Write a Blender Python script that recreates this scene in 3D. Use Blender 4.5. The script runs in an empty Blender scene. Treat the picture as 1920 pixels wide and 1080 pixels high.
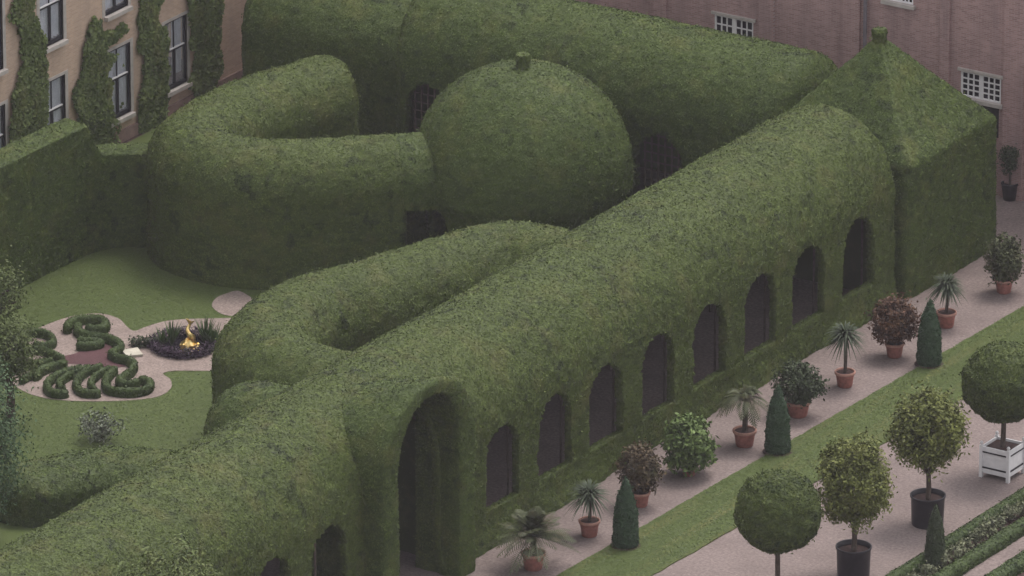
import bpy, math, random
import numpy as np
from mathutils import Matrix, Vector

# ------------------------------------------------------------------ camera
F = 18000.0                       # focal length in photo pixels (1920 wide)
P = math.radians(21.0); YW = math.radians(32.5); D = 300.0
fh = np.array([-math.sin(YW), math.cos(YW), 0.0]); rt = np.array([math.cos(YW), math.sin(YW), 0.0])
fw = fh*math.cos(P) + np.array([0, 0, -math.sin(P)]); up = np.cross(rt, fw)
C = np.array([142.320379, -245.368546, 107.510385])
TOCAM = -fw
scn = bpy.context.scene
COL = scn.collection
cam = bpy.data.cameras.new('camera'); cam.sensor_width = 36.0; cam.lens = 36.0*F/1920.0
cam.clip_start = 1.0; cam.clip_end = 3000.0
camo = bpy.data.objects.new('camera', cam); COL.objects.link(camo)
camo.matrix_world = Matrix(((rt[0], up[0], -fw[0], C[0]), (rt[1], up[1], -fw[1], C[1]),
                            (rt[2], up[2], -fw[2], C[2]), (0, 0, 0, 1)))
scn.camera = camo

# ------------------------------------------------------------------ light
SUN_EL = math.radians(66); SUN_AZ = math.radians(5)     # azimuth measured from +Y towards +X
world = bpy.data.worlds.new('World'); scn.world = world; world.use_nodes = True
wn = world.node_tree.nodes; wl = world.node_tree.links; wn.clear()
wo = wn.new('ShaderNodeOutputWorld'); bg = wn.new('ShaderNodeBackground'); sky = wn.new('ShaderNodeTexSky')
hs = wn.new('ShaderNodeHueSaturation')
sky.sky_type = 'NISHITA'; sky.sun_disc = False; sky.sun_elevation = SUN_EL; sky.sun_rotation = SUN_AZ
sky.air_density = 1.0; sky.dust_density = 3.0
hs.inputs['Saturation'].default_value = 0.06
bg.inputs['Strength'].default_value = 0.125
wl.new(sky.outputs[0], hs.inputs['Color']); wl.new(hs.outputs[0], bg.inputs['Color']); wl.new(bg.outputs[0], wo.inputs[0])
sun = bpy.data.lights.new('sun', 'SUN'); sun.energy = 0.9; sun.angle = math.radians(22); sun.color = (1.0, 0.92, 0.80)
suno = bpy.data.objects.new('sun', sun); COL.objects.link(suno)
sd = Vector((math.sin(SUN_AZ)*math.cos(SUN_EL), math.cos(SUN_AZ)*math.cos(SUN_EL), math.sin(SUN_EL)))
suno.rotation_euler = sd.to_track_quat('Z', 'Y').to_euler()
vs = scn.view_settings; vs.view_transform = 'Standard'; vs.look = 'None'; vs.exposure = 1.1; vs.gamma = 1.0
vs.use_curve_mapping = False

rng = np.random.default_rng(7); random.seed(7)

# ------------------------------------------------------------------ pixel helpers (directions only; depth from the plane touched)
def ray(px, py): return fw + rt*((px-960)/F) + up*((540-py)/F)
def G(px, py, z=0.0):
    r = ray(px, py); return C + r*((z-C[2])/r[2])
def onX(px, py, x):
    r = ray(px, py); return C + r*((x-C[0])/r[0])

# ------------------------------------------------------------------ materials
def newmat(name):
    m = bpy.data.materials.new(name); m.use_nodes = True
    nt = m.node_tree; b = nt.nodes['Principled BSDF']
    b.inputs['Specular IOR Level'].default_value = 0.25
    return m, nt, b
def ramp(nt, fac, stops):
    r = nt.nodes.new('ShaderNodeValToRGB'); e = r.color_ramp.elements
    while len(e) < len(stops): e.new(0.5)
    for el, (p, c) in zip(e, stops): el.position = p; el.color = (*c, 1)
    nt.links.new(fac, r.inputs[0]); return r.outputs[0]
def noise(nt, scale, detail=4, vec=None, rough=0.55, dist=0.0):
    n = nt.nodes.new('ShaderNodeTexNoise'); n.inputs['Scale'].default_value = scale
    n.inputs['Detail'].default_value = detail; n.inputs['Roughness'].default_value = rough
    n.inputs['Distortion'].default_value = dist
    if vec is None:
        g = nt.nodes.new('ShaderNodeNewGeometry'); vec = g.outputs['Position']
    nt.links.new(vec, n.inputs['Vector']); return n.outputs['Fac']
def mix(nt, a, b, fac, mode='MIX'):
    m = nt.nodes.new('ShaderNodeMix'); m.data_type = 'RGBA'; m.blend_type = mode
    for s, v in ((m.inputs[0], fac), (m.inputs[6], a), (m.inputs[7], b)):
        if hasattr(v, 'links'): nt.links.new(v, s)
        elif isinstance(v, (int, float)): s.default_value = v
        else: s.default_value = (*v, 1)
    return m.outputs[2]
def bump(nt, b, h, strength, dist):
    n = nt.nodes.new('ShaderNodeBump'); n.inputs['Strength'].default_value = strength; n.inputs['Distance'].default_value = dist
    nt.links.new(h, n.inputs['Height']); nt.links.new(n.outputs[0], b.inputs['Normal'])
def plain(name, col, rough=0.7, var=0.25, scale=6.0, metal=0.0, bmp=0.0):
    m, nt, b = newmat(name)
    f = noise(nt, scale, 5)
    c0 = tuple(max(0, v*(1-var)) for v in col); c1 = tuple(min(1, v*(1+var)) for v in col)
    nt.links.new(ramp(nt, f, [(0.3, c0), (0.7, c1)]), b.inputs['Base Color'])
    b.inputs['Roughness'].default_value = rough; b.inputs['Metallic'].default_value = metal
    if bmp: bump(nt, b, noise(nt, scale*6, 3), 0.5, bmp)
    return m
def leafmat(name, dark, light, patch=None, patch_amt=0.5, pscale=0.9, rough=0.6):
    m, nt, b = newmat(name)
    a = nt.nodes.new('ShaderNodeAttribute'); a.attribute_name = 'tone'
    c = ramp(nt, a.outputs['Fac'], [(0.0, dark), (1.0, light)])
    big = noise(nt, 0.35, 3)
    c = mix(nt, c, tuple(0.72*v for v in light), ramp(nt, big, [(0.35, (0, 0, 0)), (0.75, (.55, .55, .55))]))
    if patch:
        pf = noise(nt, pscale, 5, rough=0.65)
        c = mix(nt, c, patch, ramp(nt, pf, [(0.52, (0, 0, 0)), (0.72, (patch_amt,)*3)]))
    nt.links.new(c, b.inputs['Base Color']); b.inputs['Roughness'].default_value = rough
    b.inputs['Specular IOR Level'].default_value = 0.2
    return m
M = {}
M['yew'] = leafmat('yew', (.017, .027, .008), (.112, .150, .034), (.140, .128, .045), .4)
M['yew2'] = leafmat('yew2', (.016, .027, .008), (.104, .146, .035), (.145, .150, .042), .45)
M['box'] = leafmat('boxwood', (.016, .030, .010), (.085, .120, .036))
M['ivy'] = leafmat('ivy', (.024, .040, .012), (.13, .17, .05), (.16, .14, .05), .4)
M['cone'] = leafmat('conifer', (.014, .032, .018), (.062, .108, .055))
M['ball'] = leafmat('clipped_ball', (.014, .028, .007), (.105, .135, .030))
M['citrus'] = leafmat('citrus', (.020, .030, .008), (.18, .20, .05), (.26, .26, .08), .55, 2.0)
M['bright'] = leafmat('bright', (.032, .058, .014), (.145, .205, .065))
M['redleaf'] = leafmat('redleaf', (.030, .018, .012), (.125, .060, .040), (.15, .08, .03), .6, 2.0)
M['olive'] = leafmat('oliveleaf', (.018, .026, .012), (.085, .095, .045), (.10, .055, .035), .5, 2.0)
M['rusty'] = leafmat('rustyleaf', (.028, .022, .012), (.115, .078, .045), (.10, .11, .05), .6, 2.0)
M['darkshrub'] = leafmat('darkshrub', (.014, .022, .012), (.065, .085, .042))
M['palm'] = leafmat('palm', (.022, .030, .018), (.075, .095, .060))
M['pale'] = leafmat('paletree', (.040, .060, .018), (.12, .15, .05), (.15, .16, .06), .5)
M['bluegreen'] = leafmat('bluegreen', (.030, .056, .028), (.088, .145, .066))
M['greyshrub'] = leafmat('greyshrub', (.05, .06, .04), (.19, .21, .16))
M['purple'] = leafmat('purpleplant', (.020, .012, .022), (.075, .045, .080), (.05, .07, .03), .7, 3.0)
M['iris'] = leafmat('iris', (.020, .040, .012), (.08, .13, .045))
M['flower'] = leafmat('flower', (.05, .06, .035), (.24, .25, .16), (.15, .17, .06), .6, 3.0)

def lawnmat(name, stripe):
    m, nt, b = newmat(name)
    f = noise(nt, 0.5, 6, rough=.65); f2 = noise(nt, 14, 4)
    c = ramp(nt, f, [(0.30, (.062, .088, .024)), (0.70, (.088, .114, .034))])
    c = mix(nt, c, (.064, .082, .024), ramp(nt, f2, [(.40, (.4,)*3), (.62, (0, 0, 0))]))
    if stripe:
        g = nt.nodes.new('ShaderNodeNewGeometry'); mp = nt.nodes.new('ShaderNodeMapping')
        mp.inputs['Scale'].default_value = (1.6, .12, 1); nt.links.new(g.outputs['Position'], mp.inputs[0])
        s = noise(nt, 1.0, 3, mp.outputs[0])
        c = mix(nt, c, (.13, .125, .045), ramp(nt, s, [(.5, (0, 0, 0)), (.68, (.7,)*3)]))
    nt.links.new(c, b.inputs['Base Color']); b.inputs['Roughness'].default_value = .9
    bump(nt, b, noise(nt, 40, 3), .6, .02)
    return m
M['lawn'] = lawnmat('lawn', False); M['strip'] = lawnmat('mown_strip', True)
M['grass'] = leafmat('grass', (.056, .082, .022), (.098, .132, .038))
def gravelmat(name, c0, c1, sc):
    m, nt, b = newmat(name)
    f = noise(nt, .5, 6, rough=.7); f2 = noise(nt, sc, 3, rough=.7)
    c = ramp(nt, f2, [(.28, c0), (.72, c1)])
    c = mix(nt, c, tuple(.72*v for v in c0), ramp(nt, f, [(.42, (0, 0, 0)), (.75, (.55,)*3)]))
    nt.links.new(c, b.inputs['Base Color']); b.inputs['Roughness'].default_value = .95
    bump(nt, b, f2, .7, .02)
    return m
M['gravel'] = gravelmat('gravel', (.128, .098, .095), (.268, .214, .206), 11)
M['pebble'] = gravelmat('pebble', (.15, .115, .105), (.33, .262, .24), 14)
M['soil'] = plain('soil', (.055, .032, .030), .95, .4, 9, bmp=.02)
M['redbed'] = gravelmat('redbed', (.060, .030, .034), (.115, .055, .060), 16)
def brickmat(name, axis, a, b_, mortar, stain):
    m, nt, b = newmat(name)
    g = nt.nodes.new('ShaderNodeNewGeometry'); s = nt.nodes.new('ShaderNodeSeparateXYZ'); cb = nt.nodes.new('ShaderNodeCombineXYZ')
    nt.links.new(g.outputs['Position'], s.inputs[0]); nt.links.new(s.outputs[axis], cb.inputs[0]); nt.links.new(s.outputs[2], cb.inputs[1])
    br = nt.nodes.new('ShaderNodeTexBrick'); nt.links.new(cb.outputs[0], br.inputs['Vector'])
    br.inputs['Color1'].default_value = (*a, 1); br.inputs['Color2'].default_value = (*b_, 1); br.inputs['Mortar'].default_value = (*mortar, 1)
    br.inputs['Scale'].default_value = 1.0; br.inputs['Brick Width'].default_value = .21; br.inputs['Row Height'].default_value = .062
    br.inputs['Mortar Size'].default_value = .007
    mp = nt.nodes.new('ShaderNodeMapping'); mp.inputs['Scale'].default_value = (2.2, 2.2, .35)
    nt.links.new(g.outputs['Position'], mp.inputs[0])
    st = noise(nt, 1.0, 5, mp.outputs[0], .65)
    c = mix(nt, br.outputs['Color'], stain, ramp(nt, st, [(.42, (0, 0, 0)), (.75, (.7,)*3)]))
    nt.links.new(c, b.inputs['Base Color']); b.inputs['Roughness'].default_value = .9
    bump(nt, b, br.outputs['Fac'], -.4, .008)
    return m
M['brickL'] = brickmat('brick_orange', 1, (.44, .30, .225), (.55, .385, .29), (.48, .40, .34), (.38, .29, .235))
M['brickR'] = brickmat('brick_purple', 0, (.27, .162, .158), (.40, .250, .240), (.40, .31, .305), (.215, .148, .152))
M['plinth'] = plain('plinth', (.24, .16, .14), .9, .3, 2.0)
M['stone'] = plain('sill_stone', (.42, .38, .36), .8, .15, 4)
M['frame'] = plain('dark_green_frame', (.012, .012, .018), .5, .3, 5)
M['white'] = plain('white_paint', (.70, .68, .70), .5, .08, 5)
M['straps'] = plain('black_strap', (.018, .016, .022), .5, .2, 8)
M['tub'] = plain('black_tub', (.020, .017, .024), .45, .35, 5)
M['terracotta'] = plain('terracotta', (.27, .105, .085), .85, .3, 9)
M['terrarim'] = plain('terracotta_rim', (.40, .215, .175), .85, .25, 9)
M['wood'] = plain('trellis_wood', (.10, .075, .065), .85, .35, 7)
M['bark'] = plain('bark', (.075, .055, .045), .9, .4, 9, bmp=.01)
M['pipe'] = plain('lead_pipe', (.16, .14, .16), .5, .2, 4)
M['slab'] = plain('pale_stone', (.42, .39, .33), .85, .2, 5)
M['curtain'] = plain('curtain', (.74, .73, .78), .9, .12, 3)
M['water'] = plain('dark_water', (.012, .010, .014), .15, .2, 3)
m, nt, b = newmat('gold'); b.inputs['Metallic'].default_value = 1; b.inputs['Roughness'].default_value = .28
nt.links.new(ramp(nt, noise(nt, 9, 4), [(.3, (.55, .30, .08)), (.6, (.95, .72, .32))]), b.inputs['Base Color']); M['gold'] = m
m, nt, b = newmat('glass'); b.inputs['Roughness'].default_value = .06
b.inputs['Transmission Weight'].default_value = .85; b.inputs['IOR'].default_value = 1.15
nt.links.new(ramp(nt, noise(nt, 2, 2), [(.3, (.75, .78, .82)), (.7, (.85, .86, .9))]), b.inputs['Base Color']); M['glass'] = m
M['pane'] = plain('dark_pane', (.010, .009, .016), .12, .3, 3)
M['dark'] = plain('dark_interior', (.03, .025, .03), .9, .3, 2)

# ------------------------------------------------------------------ object helpers
def tag(o, label, cat, group=None):
    o['label'] = label; o['category'] = cat
    if group: o['group'] = group
    return o
def thing(name, loc, label, cat, group=None):
    o = bpy.data.objects.new(name, None); o.empty_display_size = .3; COL.objects.link(o); o.location = tuple(loc)
    return tag(o, label, cat, group)
def struct(o): o['kind'] = 'structure'; return o
def link(name, me, mat, parent=None, loc=None):
    o = bpy.data.objects.new(name, me); COL.objects.link(o)
    if mat: me.materials.clear(); me.materials.append(mat)
    if parent is not None: o.parent = parent
    if loc is not None: o.location = tuple(loc)
    return o
def quadmesh(name, V, Q, tone=None):
    me = bpy.data.meshes.new(name); V = np.asarray(V, np.float32); Q = np.asarray(Q, np.int32); k = Q.shape[1]
    me.vertices.add(len(V)); me.vertices.foreach_set('co', V.ravel())
    me.loops.add(Q.size); me.loops.foreach_set('vertex_index', Q.ravel())
    me.polygons.add(len(Q)); me.polygons.foreach_set('loop_start', np.arange(0, Q.size, k, dtype=np.int32))
    if tone is not None:
        a = me.attributes.new('tone', 'FLOAT', 'POINT'); a.data.foreach_set('value', np.asarray(tone, np.float32))
    me.update(calc_edges=True); return me
def pymesh(name, V, Fs, smooth=False):
    me = bpy.data.meshes.new(name); me.from_pydata([tuple(map(float, v)) for v in V], [], Fs); me.update()
    if smooth: me.polygons.foreach_set('use_smooth', [True]*len(me.polygons))
    return me
class MB:
    """collects simple shapes of ONE part"""
    def __init__(s): s.V = []; s.F = []
    def add(s, V, Fs):
        n = len(s.V); s.V += [tuple(v) for v in V]; s.F += [tuple(i+n for i in f) for f in Fs]; return s
    def box(s, a, b):
        (x0, y0, z0), (x1, y1, z1) = a, b
        V = [(x0,y0,z0),(x1,y0,z0),(x1,y1,z0),(x0,y1,z0),(x0,y0,z1),(x1,y0,z1),(x1,y1,z1),(x0,y1,z1)]
        return s.add(V, [(0,3,2,1),(4,5,6,7),(0,1,5,4),(1,2,6,5),(2,3,7,6),(3,0,4,7)])
    def lathe(s, prof, n=24, c=(0,0), close=True):
        V = []; Fs = []
        for r, z in prof:
            for i in range(n):
                a = 2*math.pi*i/n; V.append((c[0]+r*math.cos(a), c[1]+r*math.sin(a), z))
        for j in range(len(prof)-1):
            for i in range(n):
                k = (i+1) % n; Fs.append((j*n+i, j*n+k, (j+1)*n+k, (j+1)*n+i))
        if close:
            Fs.append(tuple(range(n-1, -1, -1))); Fs.append(tuple((len(prof)-1)*n+i for i in range(n)))
        return s.add(V, Fs)
    def tube(s, pts, rad, n=8):
        pts = [Vector(p) for p in pts]
        if not hasattr(rad, '__len__'): rad = [rad]*len(pts)
        V = []; Fs = []
        for i, p in enumerate(pts):
            t = (pts[min(i+1, len(pts)-1)]-pts[max(i-1, 0)]).normalized()
            a = t.cross(Vector((0.31, .17, .93)) if abs(t.z) < .9 else Vector((1, .2, 0))).normalized(); b = t.cross(a)
            for k in range(n):
                q = 2*math.pi*k/n; V.append(p+a*(rad[i]*math.cos(q))+b*(rad[i]*math.sin(q)))
        for i in range(len(pts)-1):
            for k in range(n):
                l = (k+1) % n; Fs.append((i*n+k, i*n+l, (i+1)*n+l, (i+1)*n+k))
        Fs.append(tuple(range(n-1, -1, -1))); Fs.append(tuple((len(pts)-1)*n+k for k in range(n)))
        return s.add(V, Fs)
    def build(s, name, mat, parent=None, smooth=False, loc=None):
        return link(name, pymesh(name, s.V, s.F, smooth), mat, parent, loc)

# ------------------------------------------------------------------ numpy noise, leaves, shells
def _h(i, j, k):
    n = (i.astype(np.uint32)*np.uint32(374761393) + j.astype(np.uint32)*np.uint32(668265263) + k.astype(np.uint32)*np.uint32(1274126177))
    n = (n ^ (n >> np.uint32(13)))*np.uint32(1274126177); n = n ^ (n >> np.uint32(16))
    return (n & np.uint32(0xffff)).astype(np.float64)/65535.0
def vnoise(p, scale):
    q = np.asarray(p)*scale + 1000.0; i = np.floor(q).astype(np.int64); f = q-i; f = f*f*(3-2*f); r = 0
    for a in (0, 1):
        for b in (0, 1):
            for c in (0, 1):
                w = (f[..., 0] if a else 1-f[..., 0])*(f[..., 1] if b else 1-f[..., 1])*(f[..., 2] if c else 1-f[..., 2])
                r = r + w*_h(i[..., 0]+a, i[..., 1]+b, i[..., 2]+c)
    return r*2-1
def unit(v): return v/np.maximum(np.linalg.norm(v, axis=-1, keepdims=True), 1e-9)
def leaf_quads(c, n, ln, wd, tilt, r):
    """rhombic leaves at centres c with normals about n"""
    N = len(c); d = unit(n + r.normal(0, tilt, (N, 3))); a = unit(np.cross(d, r.normal(0, 1, (N, 3)))); b = np.cross(d, a)
    l = (ln*r.uniform(.6, 1.35, N))[:, None]; w = (wd*r.uniform(.6, 1.3, N))[:, None]
    V = np.stack([c-a*l*.5, c+b*w*.5, c+a*l*.5, c-b*w*.5], 1).reshape(-1, 3)
    return V, np.arange(4*N).reshape(-1, 4)
def scatter(V, Q, dens, r, backfade=.4, lift=.02):
    A = V[Q[:, 0]]; B = V[Q[:, 1]]; Cc = V[Q[:, 2]]; Dd = V[Q[:, 3]]
    nn = np.cross(Cc-A, Dd-B); ar = .5*np.linalg.norm(nn, axis=1); nn = unit(nn)
    f = np.where(nn@TOCAM > -.25, 1.0, backfade)
    cnt = r.poisson(np.maximum(ar*dens*f, 0)); idx = np.repeat(np.arange(len(Q)), cnt)
    u = r.random(len(idx))[:, None]; v = r.random(len(idx))[:, None]
    p = (A[idx]*(1-u)+B[idx]*u)*(1-v)+(Dd[idx]*(1-u)+Cc[idx]*u)*v
    return p + nn[idx]*(r.random(len(idx))*lift)[:, None], nn[idx]
def leafy_mesh(name, V, Q, dens, ln, wd, r, tilt=.55, lift=.05, Q_extra=None, shell_tone=.3, backfade=.4):
    V = np.asarray(V); Qa = Q if Q_extra is None else np.concatenate([Q, Q_extra])
    p, n = scatter(V, Q, dens, r, backfade, lift)
    sh = r.random(len(p)) < .015; p = p + n*(sh*r.random(len(p))*ln*1.1)[:, None]
    n = unit(n + sh[:, None]*r.normal(0, 1.2, (len(p), 3)))
    LV, LQ = leaf_quads(p, n, ln, wd, tilt, r)
    pits = vnoise(p, 5.0)*.16 + vnoise(p, 1.7)*.07 + vnoise(p, 11)*.12 + vnoise(p*np.array([1, 1, 2.6]), 5)*.26
    t = np.clip(r.normal(.5, .13, len(p)) + pits - .55*(vnoise(p, 3.3) > .6) + .18*sh, 0, 1)
    tone = np.concatenate([np.full(len(V), shell_tone), np.repeat(t, 4)])
    return quadmesh(name, np.concatenate([V, LV]), np.concatenate([Qa, LQ+len(V)]), tone)
def grid_normals(Pg, closed):
    if closed: du = np.roll(Pg, -1, 0)-np.roll(Pg, 1, 0)
    else: du = np.gradient(Pg, axis=0)
    return unit(np.cross(du, np.gradient(Pg, axis=1)))
def roughen(Pg, N, amp=1.0):
    d = vnoise(Pg, .55)*.035 + vnoise(Pg, 1.6)*.022 + vnoise(Pg, 4.5)*.026 + vnoise(Pg, 8)*.018
    return Pg + N*(d*amp)[..., None]
def grid_hedge(name, Pg, mat, closed=False, thick=None, keep=None, dens=800, ln=.075, wd=.042, amp=1.0, parent=None, flip=False, seed=1, tilt=.36, backfade=.4):
    """Pg[i,j] grid of points; outer skin (+ inner skin and reveals when thick) covered with leaves"""
    r = np.random.default_rng(seed); N = grid_normals(Pg, closed)
    if flip: N = -N
    a, b = Pg.shape[:2]; base = Pg; Po = roughen(Pg, N, amp)
    ia = np.arange(a if closed else a-1); ib = np.arange(b-1); I, J = np.meshgrid(ia, ib, indexing='ij'); I2 = (I+1) % a
    k = np.ones(I.shape, bool) if keep is None else keep(base[I, J]*.5+base[I2, J+1]*.5)
    def cells(off):
        q = np.stack([I*b+J, I2*b+J, I2*b+J+1, I*b+J+1], -1)[k]+off
        return q[:, ::-1] if flip else q
    Q = cells(0); V = Po.reshape(-1, 3); extra = None
    if thick:
        Pi = base - N*thick; V = np.concatenate([V, Pi.reshape(-1, 3)]); off = a*b
        extra = cells(off)[:, ::-1]; rv = []
        kk = k
        for (di, dj) in ((1, 0), (0, 1)):
            A0 = kk[:kk.shape[0]-di, :kk.shape[1]-dj]; B0 = kk[di:, dj:]
            for (i, j) in zip(*np.nonzero(A0 != B0)):
                if di: e = ((i+1) % a*b+j, (i+1) % a*b+j+1)
                else: e = (i*b+j+1, ((i+1) % a)*b+j+1)
                q = (e[0], e[1], e[1]+off, e[0]+off)
                rv.append(q if (A0[i, j] ^ bool(di) ^ flip) else q[::-1])
        if rv: Q = np.concatenate([Q, np.array(rv)])
    me = leafy_mesh(name, V, Q, dens, ln, wd, r, tilt, .02, extra, backfade=backfade)
    return link(name, me, mat, parent)
def spline(pts, step):
    p = np.array(pts, float); p = np.concatenate([[2*p[0]-p[1]], p, [2*p[-1]-p[-2]]]); out = []
    for i in range(1, len(p)-2):
        n = 24
        for t in np.arange(n)/n:
            a, b, c, d = p[i-1], p[i], p[i+1], p[i+2]
            out.append(.5*((2*b)+(-a+c)*t+(2*a-5*b+4*c-d)*t*t+(-a+3*b-3*c+d)*t**3))
    out.append(p[-2]); out = np.array(out)
    s = np.concatenate([[0], np.cumsum(np.linalg.norm(np.diff(out, axis=0), axis=1))])
    n = max(2, int(round(s[-1]/step))+1); q = np.linspace(0, s[-1], n)
    return np.stack([np.interp(q, s, out[:, i]) for i in range(out.shape[1])], 1), q
def path_hedge(name, pts, w, spring, rise, mat, cap0=0, cap1=0, res=.10, thick=None, keep=None, flare=0.0, drop=.75, **kw):
    c, s = spline(pts, res); L = s[-1]; t = unit(np.gradient(c, axis=0)); side = np.stack([t[:, 1], -t[:, 0]], 1)
    nz = max(3, int(spring/res)); na = max(8, int(math.pi*.5*(w+rise)/res))
    prof = [(1., z, 0.) for z in np.linspace(0, spring, nz)[:-1]] + [(math.cos(q), spring, math.sin(q)) for q in np.linspace(0, math.pi, na)] + \
           [(-1., z, 0.) for z in np.linspace(spring, 0, nz)[1:]]
    prof = np.array(prof); k = np.ones(len(c))
    if cap0: k = np.minimum(k, np.sqrt(np.clip(1-(1-np.clip(s/cap0, 0, 1))**2, 0.0004, 1)))
    if cap1: k = np.minimum(k, np.sqrt(np.clip(1-(1-np.clip((L-s)/cap1, 0, 1))**2, 0.0004, 1)))
    off = prof[None, :, 0]*w*k[:, None]
    Z = prof[None, :, 1] + prof[None, :, 2]*rise*(1-drop+drop*k)[:, None]
    if flare:
        fl = flare*np.clip(1-Z/1.1, 0, 1)**1.5*(.65+.5*vnoise(np.stack([np.broadcast_to(c[:, None, 0], Z.shape), np.broadcast_to(c[:, None, 1], Z.shape), Z], -1), .8))
        off = off + np.sign(off)*fl
    Pg = np.stack([c[:, None, 0]+side[:, None, 0]*off, c[:, None, 1]+side[:, None, 1]*off, Z], -1)
    return grid_hedge(name, Pg, mat, False, thick, keep, **kw)
def lathe_hedge(name, prof, c, mat, n=2.0, res=.10, rot=0.0, **kw):
    prof = np.array(prof, float); s = np.concatenate([[0], np.cumsum(np.linalg.norm(np.diff(prof, axis=0), axis=1))])
    q = np.linspace(0, s[-1], max(6, int(s[-1]/res))); r = np.interp(q, s, prof[:, 0]); z = np.interp(q, s, prof[:, 1])
    na = max(12, int(2*math.pi*prof[:, 0].max()/res)); th = np.arange(na)*2*math.pi/na
    rr = 1/(np.abs(np.cos(th))**n+np.abs(np.sin(th))**n)**(1/n)
    Pg = np.stack([c[0]+np.cos(th)[:, None]*rr[:, None]*r[None], c[1]+np.sin(th)[:, None]*rr[:, None]*r[None], np.broadcast_to(z, (na, len(z)))], -1)
    return grid_hedge(name, Pg, mat, True, **kw)
def blob_crown(name, parent, c, rad, nclump, per, ln, wd, mat, r, shell=.55, clump=.22, loc=None, top_tone=0.0, spread=1.0):
    """loose leaf clumps through an ellipsoid volume"""
    d = unit(r.normal(0, 1, (nclump, 3))); q = (shell+(1-shell)*r.random(nclump)**.6)[:, None]
    k = 1+.22*vnoise(d*2.1+np.array(c), 1.0)[:, None]
    cc = np.array(c)+d*q*k*np.array(rad)*spread
    cs = clump*r.uniform(.6, 1.3, nclump)
    p = np.repeat(cc, per, 0)+r.normal(0, 1, (nclump*per, 3))*np.repeat(cs, per)[:, None]*.55
    n = unit(np.repeat(d, per, 0)+np.array([0, 0, .5])+r.normal(0, .5, (nclump*per, 3)))
    V, Q = leaf_quads(p, n, ln, wd, .5, r)
    t = np.clip(np.repeat(r.normal(.5, .16, nclump), per)+r.normal(0, .15, nclump*per), 0, 1)
    return link(name, quadmesh(name, V, Q, np.repeat(t, 4)), mat, parent, loc)
def strap_leaves(name, parent, c, n, length, width, mat, r, el=(-.5, 1.2), droop=.5):
    V = []; Q = []; T = []
    for i in range(n):
        az = r.uniform(0, 6.283); e = r.uniform(*el); L = length*r.uniform(.75, 1.15); tn = r.uniform(.15, .9)
        d = np.array([math.cos(az)*math.cos(e), math.sin(az)*math.cos(e), math.sin(e)]); s = np.array([-math.sin(az), math.cos(az), 0])
        b = len(V)
        for k in range(5):
            f = k/4; p = np.array(c)+d*L*f+np.array([0, 0, -droop*L*f*f]); w = width*(.5+1.2*f if f < .4 else 1.0-.9*(f-.4)/.6)
            V += [p-s*w*.5, p+s*w*.5]; T += [tn, tn]
        Q += [(b+2*k, b+2*k+1, b+2*k+3, b+2*k+2) for k in range(4)]
    return link(name, quadmesh(name, np.array(V), np.array(Q), T), mat, parent)
def fronds(name, parent, c, n, length, mat, r, el=(.1, 1.3), droop=.9, leaflet=.28):
    V = []; Q = []; T = []
    for i in range(n):
        az = 6.283*i/n+r.uniform(-.3, .3); e = r.uniform(*el); L = length*r.uniform(.8, 1.1)
        d = np.array([math.cos(az)*math.cos(e), math.sin(az)*math.cos(e), math.sin(e)]); s = np.array([-math.sin(az), math.cos(az), 0])
        K = 16
        for k in range(1, K+1):
            f = k/K; p = np.array(c)+d*L*f+np.array([0, 0, -droop*L*f*f]); tg = unit(d+np.array([0, 0, -2*droop*f]))
            ll = leaflet*math.sin(math.pi*(.12+.82*f))
            for sg in (-1, 1):
                q = p+(s*sg*.8+tg*.55+np.array([0, 0, -.25]))*ll; b = len(V); tn = float(np.clip(r.normal(.5, .25), 0, 1))
                V += [p-tg*.018, p*.5+q*.5-tg*.022, q, p*.5+q*.5+tg*.022]; Q.append((b, b+1, b+2, b+3)); T += [tn]*4
        b0 = len(V)
        for k in range(7):
            f = k/6; p = np.array(c)+d*L*f+np.array([0, 0, -droop*L*f*f]); V += [p-s*.014, p+s*.014]; T += [.3, .3]
        Q += [(b0+2*k, b0+2*k+1, b0+2*k+3, b0+2*k+2) for k in range(6)]
    return link(name, quadmesh(name, np.array(V), np.array(Q), T), mat, parent)
def sheet(name, outline, z, mat, skirt=0.0):
    n = len(outline); V = [(x, y, z) for x, y in outline]; Fs = [tuple(range(n))]
    if skirt:
        V += [(x, y, z-skirt) for x, y in outline]; Fs += [(i, i+n, (i+1) % n+n, (i+1) % n) for i in range(n)]
    me = pymesh(name, V, Fs); return link(name, me, mat)
def closed_curve(pts, step=.12):
    p = [tuple(q) for q in pts]; c, _ = spline(p[-2:]+p+p[:3], step)
    return p, c
def smooth_outline(pts, n=8):
    p = np.array(pts); m = len(p); out = []
    for i in range(m):
        a, b, c, d = p[i-1], p[i], p[(i+1) % m], p[(i+2) % m]
        for t in np.arange(n)/n: out.append(.5*((2*b)+(-a+c)*t+(2*a-5*b+4*c-d)*t*t+(-a+3*b-3*c+d)*t**3))
    o = np.array(out); x, y = o[:, 0], o[:, 1]
    if np.sum(x*np.roll(y, -1)-np.roll(x, -1)*y) < 0: o = o[::-1]
    return [tuple(v) for v in o]
def inpoly(pt, poly):
    x, y = pt[:, 0], pt[:, 1]; r = np.zeros(len(pt), bool); j = len(poly)-1
    for i in range(len(poly)):
        xi, yi = poly[i]; xj, yj = poly[j]
        r ^= ((yi > y) != (yj > y)) & (x < (xj-xi)*(y-yi)/(yj-yi+1e-12)+xi); j = i
    return r

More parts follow.
